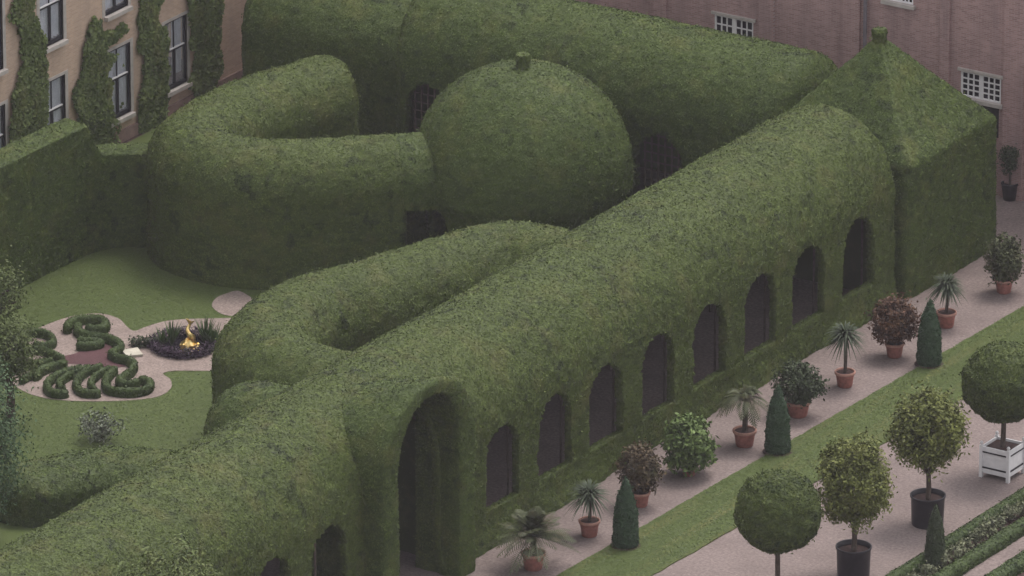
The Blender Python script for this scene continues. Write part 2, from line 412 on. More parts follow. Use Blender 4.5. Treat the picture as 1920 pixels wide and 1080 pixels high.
# ================================================================== GROUND
struct(sheet('ground', [(-500, -500), (500, -500), (500, 500), (-500, 500)], -.02, M['soil']))
struct(sheet('gravel_path', [(-2.9, -70), (13.9, -70), (13.9, 6.2), (-26, 6.2), (-26, -2.2), (-2.9, -2.2)], 0.0, M['gravel']))
LAWN = [(-25.8, -62), (-2.7, -62), (-2.7, -2.4), (-25.8, -2.4)]
struct(sheet('lawn', LAWN, .006, M['lawn']))
g0 = G(1060, 1072); g1 = G(1920, 575); h0 = G(1250, 1065); h1 = G(1810, 745)
def ext(a, b, y): t = (y-a[1])/(b[1]-a[1]); return (a[0]+(b[0]-a[0])*t, y)
ys_ = np.arange(-60, 3.01, .25); jz = lambda y, k: .008*math.sin(y*2.3+k)+.01*math.sin(y*5.1+2*k)+.02*random.uniform(-1, 1)
STRIP = [(ext(h0, h1, y)[0]+jz(y, 1), y) for y in ys_] + [(ext(g0, g1, y)[0]+jz(y, 4), y) for y in ys_[::-1]]
struct(sheet('grass_strip', STRIP, .035, M['strip'], .035))

# ================================================================== HEDGES
HY0 = -.6
YW0 = [-26.40, -23.54, -20.70, -17.76, -14.82, -11.86, -8.98, -6.02, -35.55, -38.4, -41.3]   # windows of the long tunnel
YBACK = YW0[8:]  # unseen garden-side openings, added full size here to brighten the floor inside
PC, PHW, PZ = -31.35, 1.60, 6.20                                                              # portal
def keep_main(p):
    x, y, z = p[..., 0], p[..., 1], p[..., 2]; k = np.ones(x.shape, bool)
    j = vnoise(p, 7)*.03
    for yc in YW0:
        dy = np.abs(y-yc); k &= ~(((x > 1.2) | ((x < -1.2) & (yc in YBACK))) & (dy < .92+j) & (z > 1.03+j) & (z < 2.60+j+.90*np.sqrt(np.clip(1-(dy/.92)**2, 0, 1))))
        k &= ~((x < -1.2) & (dy < .4+j) & (z > 1.5+j) & (z < 2.7+j))  # small unseen openings added on the garden side to light the interior softly
    dy = np.abs(y-PC); k &= ~((x > 1.0) & (dy < PHW-.04) & (z < 4.55+1.55*np.sqrt(np.clip(1-(dy/PHW)**2, 0, 1))))
    return k
root = thing('hedge_tunnel', (0, -30, 0), 'long clipped hedge tunnel with a row of arched windows and a tall doorway', 'hedge')
def under(o, r): o.parent = r; o.matrix_parent_inverse = Matrix.Translation(-Vector(r.location)); return o
under(path_hedge('hedge_vault', [(0, -58), (0, -45), (0, -30), (0, -15), (0, -3.35)], 2.5, 3.5, 2.5, M['yew'], cap1=.45, drop=.35, res=.09, thick=.24, keep=keep_main, flare=.28, seed=11, backfade=.3), root)
# portal: outer hood, front ring, inner jamb, as one swept grid (path across the arch, section along X)
def arch(hw, spring, rise, n):
    zs = np.linspace(0, spring, int(spring/.1))
    L = [(hw, z) for z in zs[:-1]] + [(hw*math.cos(q), spring+rise*math.sin(q)) for q in np.linspace(0, math.pi, n)] + [(-hw, z) for z in zs[::-1][1:]]
    return np.array(L)
AO = arch(2.42, 4.5, 2.12, 70); AI = arch(1.60, 4.5, 1.70, 70)
sec = [(0, x) for x in np.arange(-.4, 2.85, .1)] + [(0, 2.95), (0, 3.05), (.03, 3.15), (.12, 3.2), (.3, 3.22), (.5, 3.22), (.7, 3.22), (.88, 3.2), (.97, 3.15)] + [(1, x) for x in np.arange(3.05, 1.55, -.1)]
Pg = np.array([[(x, PC-(AO[i][0]*(1-f)+AI[i][0]*f), (AO[i][1]*(1-f)+AI[i][1]*f)*(1-.042*max(0, 3.0-x)*(f < .5)*min(1, AO[i][1]/4))) for f, x in sec] for i in range(len(AO))])
under(grid_hedge('portal_arch', Pg, M['yew2'], amp=.8, seed=12, flip=True), root)
for i, yc in enumerate(np.arange(-44.1, -4, 1.46)):
    if abs(yc-PC) < 1.5: continue
    pts = [(1.86, yc, 0), (1.86, yc, 3.4)] + [(1.86*math.cos(q), yc, 3.4+1.86*math.sin(q)) for q in np.linspace(.25, math.pi-.25, 9)] + [(-1.86, yc, 3.4), (-1.86, yc, 0)]
    under(MB().tube(pts, .035, 6).build('trellis_rib', M['wood']), root)
for z in (.5, 1.5, 2.5, 3.4):
    under(MB().tube([(-1.82, -45, z), (-1.82, -3.5, z)], .025, 6).build('trellis_rail', M['wood']), root)
for (x, y) in ((1.2, -30.6), (-1.2, -30.2), (0.2, -29.6), (-1.0, -32.2)):
    under(MB().tube([(x, y, 0), (x, y, 5.2)], .05, 6).build('trellis_post', M['wood']), root)

# pavilion with pyramid roof
pv = thing('hedge_pavilion', (0, HY0, 0), 'square clipped hedge pavilion with pyramid roof and small knob', 'hedge')
prof = [(2.82, 0), (2.80, 2), (2.80, 4.3), (2.76, 4.42)] + [(2.76*(1-t)+.20*t, 4.45+2.75*(t**1.08)) for t in np.linspace(.05, 1, 14)] + [(.02, 7.22)]
under(lathe_hedge('clipped_body', prof, (0, HY0), M['yew2'], n=24, res=.09, seed=13), pv)
under(lathe_hedge('knob', [(.24, 7.0), (.23, 7.3), (.24, 7.48), (.22, 7.58), (.02, 7.62)], (0, HY0), M['yew'], res=.06, seed=14, dens=600, ln=.1, wd=.06, amp=.6), pv)

# cross tunnel behind, with trellised doorways
def keep_cross(p):
    x, y, z = p[..., 0], p[..., 1], p[..., 2]; k = np.ones(x.shape, bool); j = vnoise(p, 7)*.05
    for xc in (-6.95, -11.3, -15.65):
        d = np.abs(x-xc); k &= ~((y < -1.2) & (d < .9+j) & (z < 2.3+j+.95*np.sqrt(np.clip(1-(d/.9)**2, 0, 1))))
    return k
ct = thing('hedge_tunnel', (-10, 0, 0), 'wide clipped hedge tunnel behind the dome, along the purple brick wall', 'hedge')
under(path_hedge('hedge_vault', [(-17.6, 0), (-12, 0), (-7, 0), (-2.3, 0)], 2.42, 3.6, 2.35, M['yew2'], cap0=1.1, cap1=1.0, res=.10, drop=.55, thick=.25, keep=keep_cross, flare=.15, seed=15, backfade=.25), ct)
for xc in (-6.95, -11.3, -15.65):
    lat = MB()
    for k in range(-3, 4): lat.box((xc+k*.25-.025, -2.05, 0), (xc+k*.25+.025, -2.0, 3.1))
    for z in np.arange(.3, 3.1, .3): lat.box((xc-.85, -1.995, z), (xc+.85, -1.96, z+.04))
    under(lat.build('trellis_gate', M['wood']), ct)
tag(path_hedge('hedge_block', [(-24.0, .75), (-20, .75), (-16.8, .75)], 2.35, 3.3, 1.75, M['yew2'], cap0=.8, res=.10, drop=.5, seed=16, backfade=.25),
    'shorter clipped hedge section between the cross tunnel and the ivy-clad house', 'hedge')

# dome
dm = thing('hedge_dome', (-9.39, -6.6, 0), 'round clipped hedge dome with a small knob on top', 'hedge')
RD = 3.44
def keep_dome(p):
    x, y, z = p[..., 0]+9.39, p[..., 1]+6.6, p[..., 2]; t = np.abs(x*(-.87)-y*(-.48)); f = x*-.48+y*-.87
    return ~((f > 1) & (t < .62) & (z < 1.75+.62*np.sqrt(np.clip(1-(t/.62)**2, 0, 1))))
prof = [(3.05, 0), (3.1, 1.9), (3.3, 2.3), (RD, 2.6), (RD, 3.0)] + [(RD*math.cos(q)**.9, 3.0+3.3*math.sin(q)) for q in np.linspace(.06, 1.5, 26)] + [(.03, 6.32)]
under(lathe_hedge('clipped_body', prof, (-9.39, -6.6), M['yew2'], res=.10, seed=17, thick=.3, keep=keep_dome), dm)
under(lathe_hedge('knob', [(.20, 6.1), (.20, 6.48), (.24, 6.58), (.22, 6.74), (.02, 6.78)], (-9.39, -6.6), M['yew'], res=.06, seed=18, dens=600, ln=.1, wd=.06, amp=.5), dm)

# winding hedges
U1 = [(-12.1, -9.35), (-12.75, -9.98), (-14.2, -11.35), (-15.9, -12.35), (-17.6, -12.3), (-18.7, -11.2), (-19.0, -9.5), (-18.85, -7.4), (-18.35, -5.2), (-17.8, -3.9)]
tag(path_hedge('curved_hedge', U1, 1.5, 2.9, 1.45, M['yew'], cap0=.3, cap1=.8, drop=.5, res=.10, flare=.1, seed=19, backfade=.3),
    'hairpin clipped hedge with rounded top running from the dome towards the ivy-clad house', 'hedge')
lk = thing('linking_hedge', (-11.7, -8.7, 0), 'hedge bridge over a dark gap between the dome and the hairpin hedge', 'hedge')
under(path_hedge('bridge', [(-12.9, -10.12), (-12.05, -9.3), (-11.6, -8.85), (-10.6, -7.85)], 1.47, 2.9, 1.43, M['yew2'], res=.10, seed=24, thick=.3, keep=lambda p: p[..., 2] > 2.35+vnoise(p, 5)*.05, backfade=.3), lk)
under(path_hedge('added_backing', [(-13.2, -9.3), (-12.1, -8.3), (-11.2, -7.5)], .5, 2.6, .5, M['yew2'], res=.10, seed=25, backfade=.3), lk)  # hedge added behind the gap to hide lit lawn and keep it dark
U2 = [(-2.5, -14.3), (-4.0, -14.0), (-5.2, -14.4), (-5.85, -16.1), (-6.75, -19.1), (-7.45, -20.9), (-7.55, -22.7), (-7.05, -24.5), (-5.8, -25.7), (-4.1, -26.1), (-2.3, -26.1)]
tag(path_hedge('curved_hedge', U2, 1.62, 2.8, 1.55, M['yew'], cap0=1.0, res=.10, flare=.1, seed=20, backfade=.3),
    'hairpin clipped hedge with rounded top joined to the long window tunnel', 'hedge')
tag(path_hedge('hedge_porch', [(-5.6, -29.6), (-4, -29.4), (-1.5, -29.3)], 1.8, 2.6, 1.75, M['yew2'], cap0=1.5, res=.10, seed=21, backfade=.3),
    'small rounded hedge porch behind the long tunnel opposite its tall doorway', 'hedge')

# straight hedge by the house with swooping step
def step_hedge():
    c, q = spline([(-21.6, -40), (-21.6, -28), (-21.6, -18), (-21.55, -15), (-21.45, -13.6), (-21.1, -12.75), (-20.3, -12.1), (-19.3, -11.5)], .1)
    t = unit(np.gradient(c, axis=0)); sd_ = np.stack([t[:, 1], -t[:, 0]], 1); s0 = q[np.argmin(np.abs(c[:, 1]+13.75))]; rows = []
    for i in range(len(c)):
        f = min(1, max(0, (q[i]-s0)/.95)); h = 3.2+1.15*(1-math.sin(f*math.pi/2)); w = .50
        pr = [(w, z) for z in np.linspace(0, 1, 44)[:-1]] + [(o, 1) for o in np.linspace(w, -w, 13)] + [(-w, z) for z in np.linspace(1, 0, 20)[1:]]
        rows.append([(c[i, 0]+sd_[i, 0]*o, c[i, 1]+sd_[i, 1]*o, z*h-(.06 if abs(o) > .45 and z > .98 else 0)) for o, z in pr])
    return np.array(rows)
tag(grid_hedge('straight_hedge', step_hedge(), M['yew2'], seed=22, backfade=.3), 'straight clipped hedge with a swooping step in its top, beside the lawn', 'hedge')
tag(path_hedge('low_hedge', [(-10.6, -33.4), (-9.9, -31.4), (-8.6, -29.9), (-6.4, -29.0)], 1.3, .7, .7, M['yew2'], cap0=1.2, cap1=1.0, res=.1, amp=1.3, seed=23),
    'low clipped hedge mound on the lawn behind the long tunnel', 'hedge')

# ================================================================== HOUSES
def wall_cells(a0, a1, z0, z1, holes):
    xs = sorted({a0, a1, *[h[0] for h in holes], *[h[1] for h in holes]}); zs = sorted({z0, z1, *[h[2] for h in holes], *[h[3] for h in holes]})
    out = []
    for i in range(len(xs)-1):
        for j in range(len(zs)-1):
            cx = (xs[i]+xs[i+1])/2; cz = (zs[j]+zs[j+1])/2
            if not any(h[0] < cx < h[1] and h[2] < cz < h[3] for h in holes): out.append((xs[i], xs[i+1], zs[j], zs[j+1]))
    return out
HX = -26.0
lw = [(-12.55, -11.25, .88, 3.3), (-9.22, -7.92, .88, 3.3), (-5.52, -4.24, .88, 3.3), (-2.26, -.98, .93, 3.3)]
uw = [(-12.6, -11.3, 4.5, 6.9), (-9.26, -7.96, 4.5, 6.9), (-5.62, -4.32, 4.56, 6.9), (-2.3, -1.0, 4.56, 6.9)]
hs_ = thing('brick_house', (HX, -6, 0), 'orange brick house with tall sash windows and ivy between them', 'house')
wb = MB()
for (y0, y1, z0, z1) in wall_cells(-30, 2.9, .0, 9.5, lw+uw):
    wb.add([(HX, y0, z0), (HX, y1, z0), (HX, y1, z1), (HX, y0, z1)], [(0, 1, 2, 3)])
for (y0, y1, z0, z1) in lw+uw:
    X = HX-.16
    wb.add([(HX, y0, z0), (HX, y1, z0), (HX, y1, z1), (HX, y0, z1), (X, y0, z0), (X, y1, z0), (X, y1, z1), (X, y0, z1)],
           [(0, 4, 5, 1), (1, 5, 6, 2), (2, 6, 7, 3), (3, 7, 4, 0)])
wb.add([(HX, 2.9, 0), (-34, 2.9, 0), (-34, 2.9, 9.5), (HX, 2.9, 9.5)], [(0, 1, 2, 3)])
under(wb.build('wall', M['brickL']), hs_)
under(MB().box((HX+.003, -30, 0), (HX+.07, 2.85, .42)).build('plinth', M['plinth']), hs_)
under(MB().box((HX-4, -30, 9.5), (HX+.35, 3.2, 9.8)).build('cornice', M['stone']), hs_)
def sash(root, y0, y1, z0, z1, kind):
    X = HX-.10; fr = MB(); w = .07
    for a, b in (((X-.05, y0, z0), (X+.05, y0+w, z1)), ((X-.05, y1-w, z0), (X+.05, y1, z1)), ((X-.05, y0+w, z0), (X+.05, y1-w, z0+.13)), ((X-.05, y0+w, z1-w), (X+.05, y1-w, z1))): fr.box(a, b)
    f = under(fr.build('window', M['frame']), root)
    def sub(mb, nm, mt): o = mb.build(nm, M[mt]); o.parent = f; return o
    zm = z0+(z1-z0)*.56; ym = (y0+y1)/2
    sub(MB().box((X-.045, y0+w, zm-.05), (X+.047, y1-w, zm+.012)), 'meeting_rail', 'frame')
    sub(MB().box((X-.02, y0+w, zm+.013), (X+.052, y1-w, zm+.05)), 'rail_top', 'white')
    sub(MB().box((X-.03, ym-.05, z0+.13), (X+.045, ym+.05, zm-.05)), 'glazing_bar', 'frame')
    sub(MB().box((X-.02, ym-.02, zm+.05), (X+.02, ym+.02, z1-w)), 'glazing_bar', 'frame')
    for a0, a1 in ((y0+w, ym-.02), (ym+.02, y1-w)):
        sub(MB().box((X-.012, a0, zm+.05), (X-.004, a1, z1-w)), 'pane', 'glass')
    for a0, a1 in ((y0+w, ym-.05), (ym+.05, y1-w)):
        sub(MB().box((X-.012, a0, z0+.13), (X-.004, a1, zm-.05)), 'pane', 'glass')
    sub(MB().box((X-.10, y0-.06, z0-.13), (HX+.16, y1+.06, z0)), 'sill', 'stone')
    for a0, a1, b0, b1 in ((y0-.16, y0, z0, z1), (y1, y1+.16, z0, z1), (y0-.16, y1+.16, z1, z1+.10)):
        sub(MB().box((HX-.12, a0, b0), (HX+.012, a1, b1)), 'surround', 'stone')
    sub(MB().box((X-.9, y0-.3, z0-.3), (X-.85, y1+.3, z1+.3)), 'dark_room', 'dark')
    n = 40; spans = [(y0+.03, y1-.03)] if kind == 0 else [(ym-.02, y1-.12)]
    for a0, a1 in spans:
        V = []; 
        for k in range(n+1):
            t = k/n; y = a0+(a1-a0)*t; dx = .03*math.sin(t*38)+.015*math.sin(t*91)
            V += [(X-.07+dx, y, z0+.14 if kind == 0 else z0+.4), (X-.07+dx*.6, y, z1-.03)]
        sub(MB().add(V, [(2*k, 2*k+2, 2*k+3, 2*k+1) for k in range(n)]), 'curtain', 'curtain')
for i, h in enumerate(lw+uw): sash(hs_, *h, 1 if i == 3 else 0)

# ivy
def ivy(poly_px, label, seed):
    r = np.random.default_rng(seed); poly = [onX(x, y, HX) for x, y in poly_px]; py = [(q[1], q[2]) for q in poly]
    a = np.array(py); lo, hi = a.min(0), a.max(0); n = int((hi-lo).prod()*700); p = r.random((n, 2))*(hi-lo)+lo
    j = np.stack([vnoise(np.c_[p, p[:, :1]*0], 2.3), vnoise(np.c_[p, p[:, :1]*0+9], 2.3)], 1)*.34
    p = p[inpoly(p+j, py) | (inpoly(p+j*2.6, py) & (r.random(len(p)) < .14))]
    dep = .03+.09*(1+vnoise(np.c_[p, p[:, :1]*0+3], 1.6))*r.random(len(p))**.5
    c = np.c_[HX+.02+dep, p]; V, Q = leaf_quads(c, np.tile([[1., -.1, .45]], (len(c), 1)), .16, .12, .45, r)
    t = np.clip(r.normal(.42, .2, len(c))+.25*vnoise(c, 2.5), 0, 1)
    o = thing('climbing_ivy', (HX+.05, float(lo[0]+hi[0])/2, 0), label, 'ivy', None)
    under(link('foliage', quadmesh('foliage', V, Q, np.repeat(t, 4)), M['ivy']), o)
    ym = float(a[:, 0].mean()); pts = [(HX+.06, ym+.12*math.sin(z*1.7), z) for z in np.arange(0, float(hi[1])-.3, .4)]
    under(MB().tube(pts, .035, 6).build('stem', M['bark']), o)
ivy([(22, -60), (70, -60), (60, 20), (82, 90), (82, 300), (15, 330), (20, 200), (28, 90)], 'ivy column on the brick house beside the window nearest the straight hedge', 31)
ivy([(160, 35), (185, 25), (190, 50), (238, 48), (240, 62), (205, 88), (203, 240), (196, 290), (135, 285), (138, 150), (152, 110)], 'ivy column with a side shoot over a lower window, under the wide brick panel', 32)
ivy([(252, -70), (300, -70), (300, 30), (312, 45), (312, 190), (305, 260), (258, 260), (262, 150), (255, 60)], 'ivy column between two lower windows of the brick house, reaching the upper sill', 33)
ivy([(345, -60), (412, -60), (410, 150), (395, 240), (350, 240), (358, 60)], 'dark ivy column at the shaded end of the brick house', 34)

BY = 6.2
bh = thing('brick_house', (-5, BY, 0), 'long purple brick house wall with white grid windows behind the hedges', 'house')
wins = [(-10.15, -8.68, 2.95, 4.15, 3, 4), (-.92, .56, 3.12, 3.98, 3, 4), (-3.75, -2.72, 5.85, 7.6, 3, 5)]
wb = MB()
holes = [w[:4] for w in wins] + [(-.2, .50, 1.9, 2.95)]
for (x0, x1, z0, z1) in wall_cells(-27, 14, 0, 11, holes):
    wb.add([(x0, BY, z0), (x1, BY, z0), (x1, BY, z1), (x0, BY, z1)], [(0, 1, 2, 3)])
for (x0, x1, z0, z1) in holes:
    Y = BY+.12
    wb.add([(x0, BY, z0), (x1, BY, z0), (x1, BY, z1), (x0, BY, z1), (x0, Y, z0), (x1, Y, z0), (x1, Y, z1), (x0, Y, z1)],
           [(0, 4, 5, 1), (1, 5, 6, 2), (2, 6, 7, 3), (3, 7, 4, 0)])
under(wb.build('wall', M['brickR']), bh)
for x, w in ((-12.2, .5), (-8.15, .55), (-5.0, .7), (-1.5, .35), (1.05, .75), (3.5, .6)):
    under(MB().box((x-w/2, BY-.09, 0), (x+w/2, BY-.003, 11)).build('pilaster', M['brickR']), bh)
under(MB().box((-.3, BY+.13, 1.8), (.6, BY+.2, 3.05)).build('niche_back', M['dark']), bh)
for (x0, x1, z0, z1, nc, nr) in wins:
    fr = MB(); Y0, Y1 = BY+.01, BY+.07; xm = (x0+x1)/2
    for a0, a1 in ((x0, x0+.055), (xm-.075, xm+.075), (x1-.055, x1)): fr.box((a0, Y0, z0), (a1, Y1, z1))
    for a0, a1 in ((x0+.055, xm-.075), (xm+.075, x1-.055)):
        fr.box((a0, Y0, z0), (a1, Y1, z0+.05)); fr.box((a0, Y0, z1-.05), (a1, Y1, z1))
    f = under(fr.build('window', M['white']), bh)
    for a0, a1 in ((x0+.055, xm-.075), (xm+.075, x1-.055)):
        pw = (a1-a0)/nc; ph = (z1-z0-.10)/nr
        for i in range(nc):
            for j in range(nr):
                o = MB().box((a0+i*pw+.006, Y1-.02, z0+.05+j*ph+.006), (a0+(i+1)*pw-.006, Y1-.012, z0+.05+(j+1)*ph-.006)).build('pane', M['pane']); o.parent = f
        for i in range(1, nc):
            o = MB().box((a0+i*pw-.022, Y0+.006, z0+.05), (a0+i*pw+.022, Y1-.006, z1-.05)).build('glazing_bar', M['white']); o.parent = f
        for j in range(1, nr):
            o = MB().box((a0, Y0+.010, z0+.05+j*ph-.022), (a1, Y1-.008, z0+.05+j*ph+.022)).build('glazing_bar', M['white']); o.parent = f
    o = MB().box((x0-.1, BY-.06, z1+.003), (x1+.1, BY+.05, z1+.10)).build('lintel', M['stone']); o.parent = f
    o = MB().box((x0-.1, BY-.14, z0-.12), (x1+.1, BY+.05, z0-.003)).build('sill', M['stone']); o.parent = f
under(MB().tube([(-4.42, BY-.13, 0), (-4.42, BY-.13, 10.8)], .06, 10).build('drainpipe', M['pipe']), bh)

# ================================================================== PARTERRE GARDEN
def px2(L, z=0.0): return [tuple(G(x, y, z)[:2]) for x, y in L]
BED = smooth_outline(px2([(10, 640), (60, 620), (110, 600), (150, 590), (190, 588), (222, 597), (238, 612), (252, 620), (275, 612), (310, 602), (350, 598), (400, 597), (440, 597), (490, 610),
                          (500, 660), (440, 692), (380, 695), (330, 695), (306, 700), (320, 712), (320, 728), (300, 742), (260, 749), (200, 752), (130, 751), (75, 744), (35, 728), (5, 700)], .02))
struct(sheet('pebble_bed', BED, .02, M['pebble'], .02))
SIDE = smooth_outline(px2([(398, 575), (404, 560), (422, 551), (450, 546), (480, 570), (450, 590), (420, 590)], .02))
struct(sheet('pebble_nook', SIDE, .022, M['pebble'], .02))
def zp(L): return [(x/4.465, 550+y/4.465) for x, y in L]
RED = smooth_outline(px2(zp([(640, 500), (730, 450), (860, 405), (960, 405), (985, 445), (905, 490), (960, 540), (1075, 570), (1090, 600), (960, 620), (800, 600), (600, 590), (400, 590), (250, 610), (300, 560), (500, 530)]), .03), 5)
struct(sheet('red_flower_bed', RED, .034, M['redbed']))
def scroll(Lz, w, h, label, seed):
    pts = px2(zp(Lz), .2)
    o = path_hedge('box_scroll', pts, w, h*.55, h*.45, M['box'], cap0=w*1.2, cap1=w*1.2, res=.06, dens=700, ln=.07, wd=.045, amp=.45, seed=seed)
    return tag(o, label, 'box hedge')
scroll([(560, 300), (575, 250), (640, 215), (740, 205), (840, 210), (885, 245), (860, 285), (780, 290), (720, 275)], .125, .3, 'curled top scroll of the low box pattern, ending in a tight spiral', 41)
scroll([(655, 255), (650, 300), (700, 335), (800, 355), (910, 370), (985, 405), (1005, 445), (960, 480), (935, 500), (985, 530), (1070, 550), (1120, 590), (1095, 645), (1030, 690), (1000, 720), (1030, 750), (1110, 750), (1160, 725)], .12, .3, 'long S-shaped box scroll along the red bed of the low pattern', 42)
scroll([(970, 620), (905, 680), (885, 745), (915, 795), (1010, 815), (1130, 815), (1230, 790), (1260, 745), (1215, 715), (1150, 715)], .125, .3, 'broad bowl-shaped box scroll next to the pebble rim', 43)
scroll([(860, 595), (730, 640), (655, 700), (640, 765), (690, 815), (780, 825), (845, 820)], .11, .28, 'hooked box scroll beside the bowl-shaped one, outer of its pair', 44)
scroll([(930, 610), (830, 660), (770, 715), (765, 770), (800, 800)], .095, .28, 'short curved box scroll nested inside the hooked one by the bowl', 45)
scroll([(690, 610), (560, 640), (440, 695), (395, 755), (420, 810), (500, 828), (575, 822)], .11, .28, 'hooked box scroll farthest from the bowl-shaped one', 46)
scroll([(770, 605), (660, 640), (550, 690), (495, 740), (515, 785), (550, 800)], .095, .28, 'short curved box scroll nested inside the hooked one by the foliage', 47)
scroll([(560, 570), (440, 600), (340, 640), (290, 690)], .12, .3, 'straightest box scroll at the foliage end of the pattern', 48)
scroll([(650, 380), (740, 395), (840, 400), (800, 420), (700, 430), (640, 425)], .11, .28, 'flat leaf-shaped box scroll under the curled top one', 49)
scroll([(110, 380), (200, 330), (320, 315), (420, 345), (440, 400), (360, 430), (280, 410)], .11, .28, 'box scroll curling back on itself at the tree end of the pattern', 50)
scroll([(120, 480), (240, 455), (370, 470), (470, 515), (540, 540)], .1, .28, 'gently curved box scroll along the open end of the red bed', 51)
scroll([(100, 640), (200, 600), (330, 570), (450, 555)], .1, .28, 'plain curved box scroll crossing the open end of the red bed', 52)
scroll([(170, 720), (240, 680), (330, 640)], .1, .28, 'shortest box scroll at the pebble rim under the trees', 53)
# clipped ball in pattern top, stone slab
o = MB().add([(*q, .03) for q in px2([(228, 660), (258, 655), (268, 668), (238, 671)], .03)] + [(*q, .10) for q in px2([(228, 660), (258, 655), (268, 668), (238, 671)], .03)],
             [(3, 2, 1, 0), (4, 5, 6, 7), (0, 1, 5, 4), (1, 2, 6, 5), (2, 3, 7, 6), (3, 0, 4, 7)]).build('stone_slab', M['slab'])
tag(o, 'pale flat stone slab on the pebbles beside the dark plant bed', 'slab')
pc = G(346, 652)[:2]
struct(link('pond', pymesh('pond', [(pc[0]+1.0*math.cos(a), pc[1]+1.0*math.sin(a), .045) for a in np.arange(0, 6.28, .2)], [tuple(range(32))]), M['water']))
r = np.random.default_rng(5)
def ground_cover(name, pts, n, h, mat, label, cat, seed, ln=.10, wd=.05):
    r = np.random.default_rng(seed); p = np.array(pts)[r.integers(0, len(pts), n)]+r.normal(0, .06, (n, 2))
    c = np.c_[p, .05+r.random(n)**1.3*h]; V, Q = leaf_quads(c, np.tile([[0, 0, 1.]], (n, 1)), ln, wd, .8, r)
    o = link(name, quadmesh(name, V, Q, np.repeat(np.clip(r.normal(.5, .25, n), 0, 1), 4)), mat); tag(o, label, cat); o['kind'] = 'stuff'; return o
ring = [(pc[0]+q*math.cos(a), pc[1]+q*math.sin(a)) for a in np.arange(0, 6.28, .05) for q in (.8, .9, 1.0)]
ground_cover('purple_ground_cover', ring, 3500, .28, M['purple'], 'dark purple low plants ringing the gilded ornament bed', 'plants', 6)
lob = [tuple(G(x, 650+3*math.sin(x*.4))[:2]) for x in np.arange(248, 292, 1.5)]
ground_cover('dark_creeper', lob, 700, .25, M['darkshrub'], 'dark creeping plant spilling onto the pebbles beside the stone slab', 'plants', 7)
for i, (px, py, n, L, lab) in enumerate([(305, 655, 40, .75, 'tuft of upright iris leaves beside the dark creeper'), (322, 650, 50, .9, 'tall tuft of upright iris leaves next to the gilded ornament'),
                                     (385, 648, 60, 1.0, 'tall tuft of iris leaves between the gilded ornament and the curved hedge'), (400, 655, 45, .9, 'tuft of iris leaves against the curved hedge')]):
    q = G(px, py); o = thing('iris_clump', (q[0], q[1], .03), lab, 'iris')
    strap_leaves('leaves', o, (0, 0, 0), n, L, .05, M['iris'], np.random.default_rng(60+i), el=(.95, 1.5), droop=.15)
# gilded ornament
q = G(356, 662); gs = thing('gilded_ornament', (q[0], q[1], .04), 'shiny gilded fountain figure rising from the dark plants', 'statue')
r = np.random.default_rng(9)
prof = [(.05, 0), (.30, .02), (.33, .12), (.24, .22), (.27, .30), (.16, .38), (.10, .42)]
mb = MB().lathe(prof, 14); mb.V = [tuple(np.array(v)*(1+.28*(r.random()-.5))) for v in mb.V]; mb.build('rock_base', M['gold'], gs)
mb = MB(); pts = [(.06*math.sin(t*7), .07*math.cos(t*7), .36+.62*t) for t in np.linspace(0, 1, 14)]
mb.tube(pts, [.09, .12, .13, .12, .10, .085, .075, .07, .06, .055, .05, .045, .035, .02], 9)
mb.build('twisted_fish', M['gold'], gs)
MB().add([(0, 0, .88), (.16, .05, 1.04), (.03, .02, 1.0), (-.13, -.02, 1.08), (.0, .06, .86), (.15, .09, 1.03), (.03, .07, .99), (-.12, .05, 1.06)],
         [(0, 1, 2), (0, 2, 3), (4, 6, 5), (4, 7, 6), (0, 4, 5, 1), (1, 5, 6, 2), (2, 6, 7, 3), (3, 7, 4, 0)]).build('tail_fin', M['gold'], gs)
for k in range(7):
    a = k*.9; MB().lathe([(.01, -.05), (.06, -.02), (.05, .04), (.01, .07)], 7).build('shell', M['gold'], gs, loc=(.27*math.cos(a), .27*math.sin(a), .12+.08*(k % 3)))

# shrubs and trees on the garden side
def shrub(px, py, rad, h, mat, name, label, cat, seed, ncl=60, per=14, ln=.13, wd=.06):
    q = G(px, py); r = np.random.default_rng(seed); o = thing(name, (q[0], q[1], 0), label, cat)
    mb = MB()
    for k in range(6):
        a = r.uniform(0, 6.28); mb.tube([(0, 0, 0), (.3*rad*math.cos(a), .3*rad*math.sin(a), h*.4), (.7*rad*math.cos(a), .7*rad*math.sin(a), h*.8)], [.03, .02, .008], 5)
    mb.build('stems', M['bark'], o)
    blob_crown('foliage', o, (0, 0, h*.55), (rad, rad, h*.5), ncl, per, ln, wd, mat, r, shell=.35, clump=rad*.3)
    return o
shrub(188, 828, .68, .95, M['greyshrub'], 'lawn_shrub', 'small pale grey-green shrub alone on the lawn', 'shrub', 71, 55, 16)
def tree(x, y, h, rad, rz, mat, name, label, seed, ncl, per, ln=.2, wd=.1, clump=.4, shell=.4):
    r = np.random.default_rng(seed); o = thing(name, (x, y, 0), label, 'tree')
    mb = MB(); mb.tube([(0, 0, 0), (.05, .03, h*.25), (-.04, .05, h*.5), (0, 0, h*.8)], [.16, .13, .10, .03], 8); mb.build('trunk', M['bark'], o)
    lb = MB()
    for k in range(9):
        a = r.uniform(0, 6.28); z0 = h*r.uniform(.3, .6); rr = rad*r.uniform(.6, .9)
        lb.tube([(0, 0, z0), (rr*.5*math.cos(a), rr*.5*math.sin(a), z0+.12*h), (rr*math.cos(a), rr*math.sin(a), z0+.22*h)], [.06, .04, .012], 6)
    lb.build('limbs', M['bark'], o)
    blob_crown('crown', o, (0, 0, h-rz), (rad, rad, rz), ncl, per, ln, wd, mat, r, shell=shell, clump=clump)
    return o
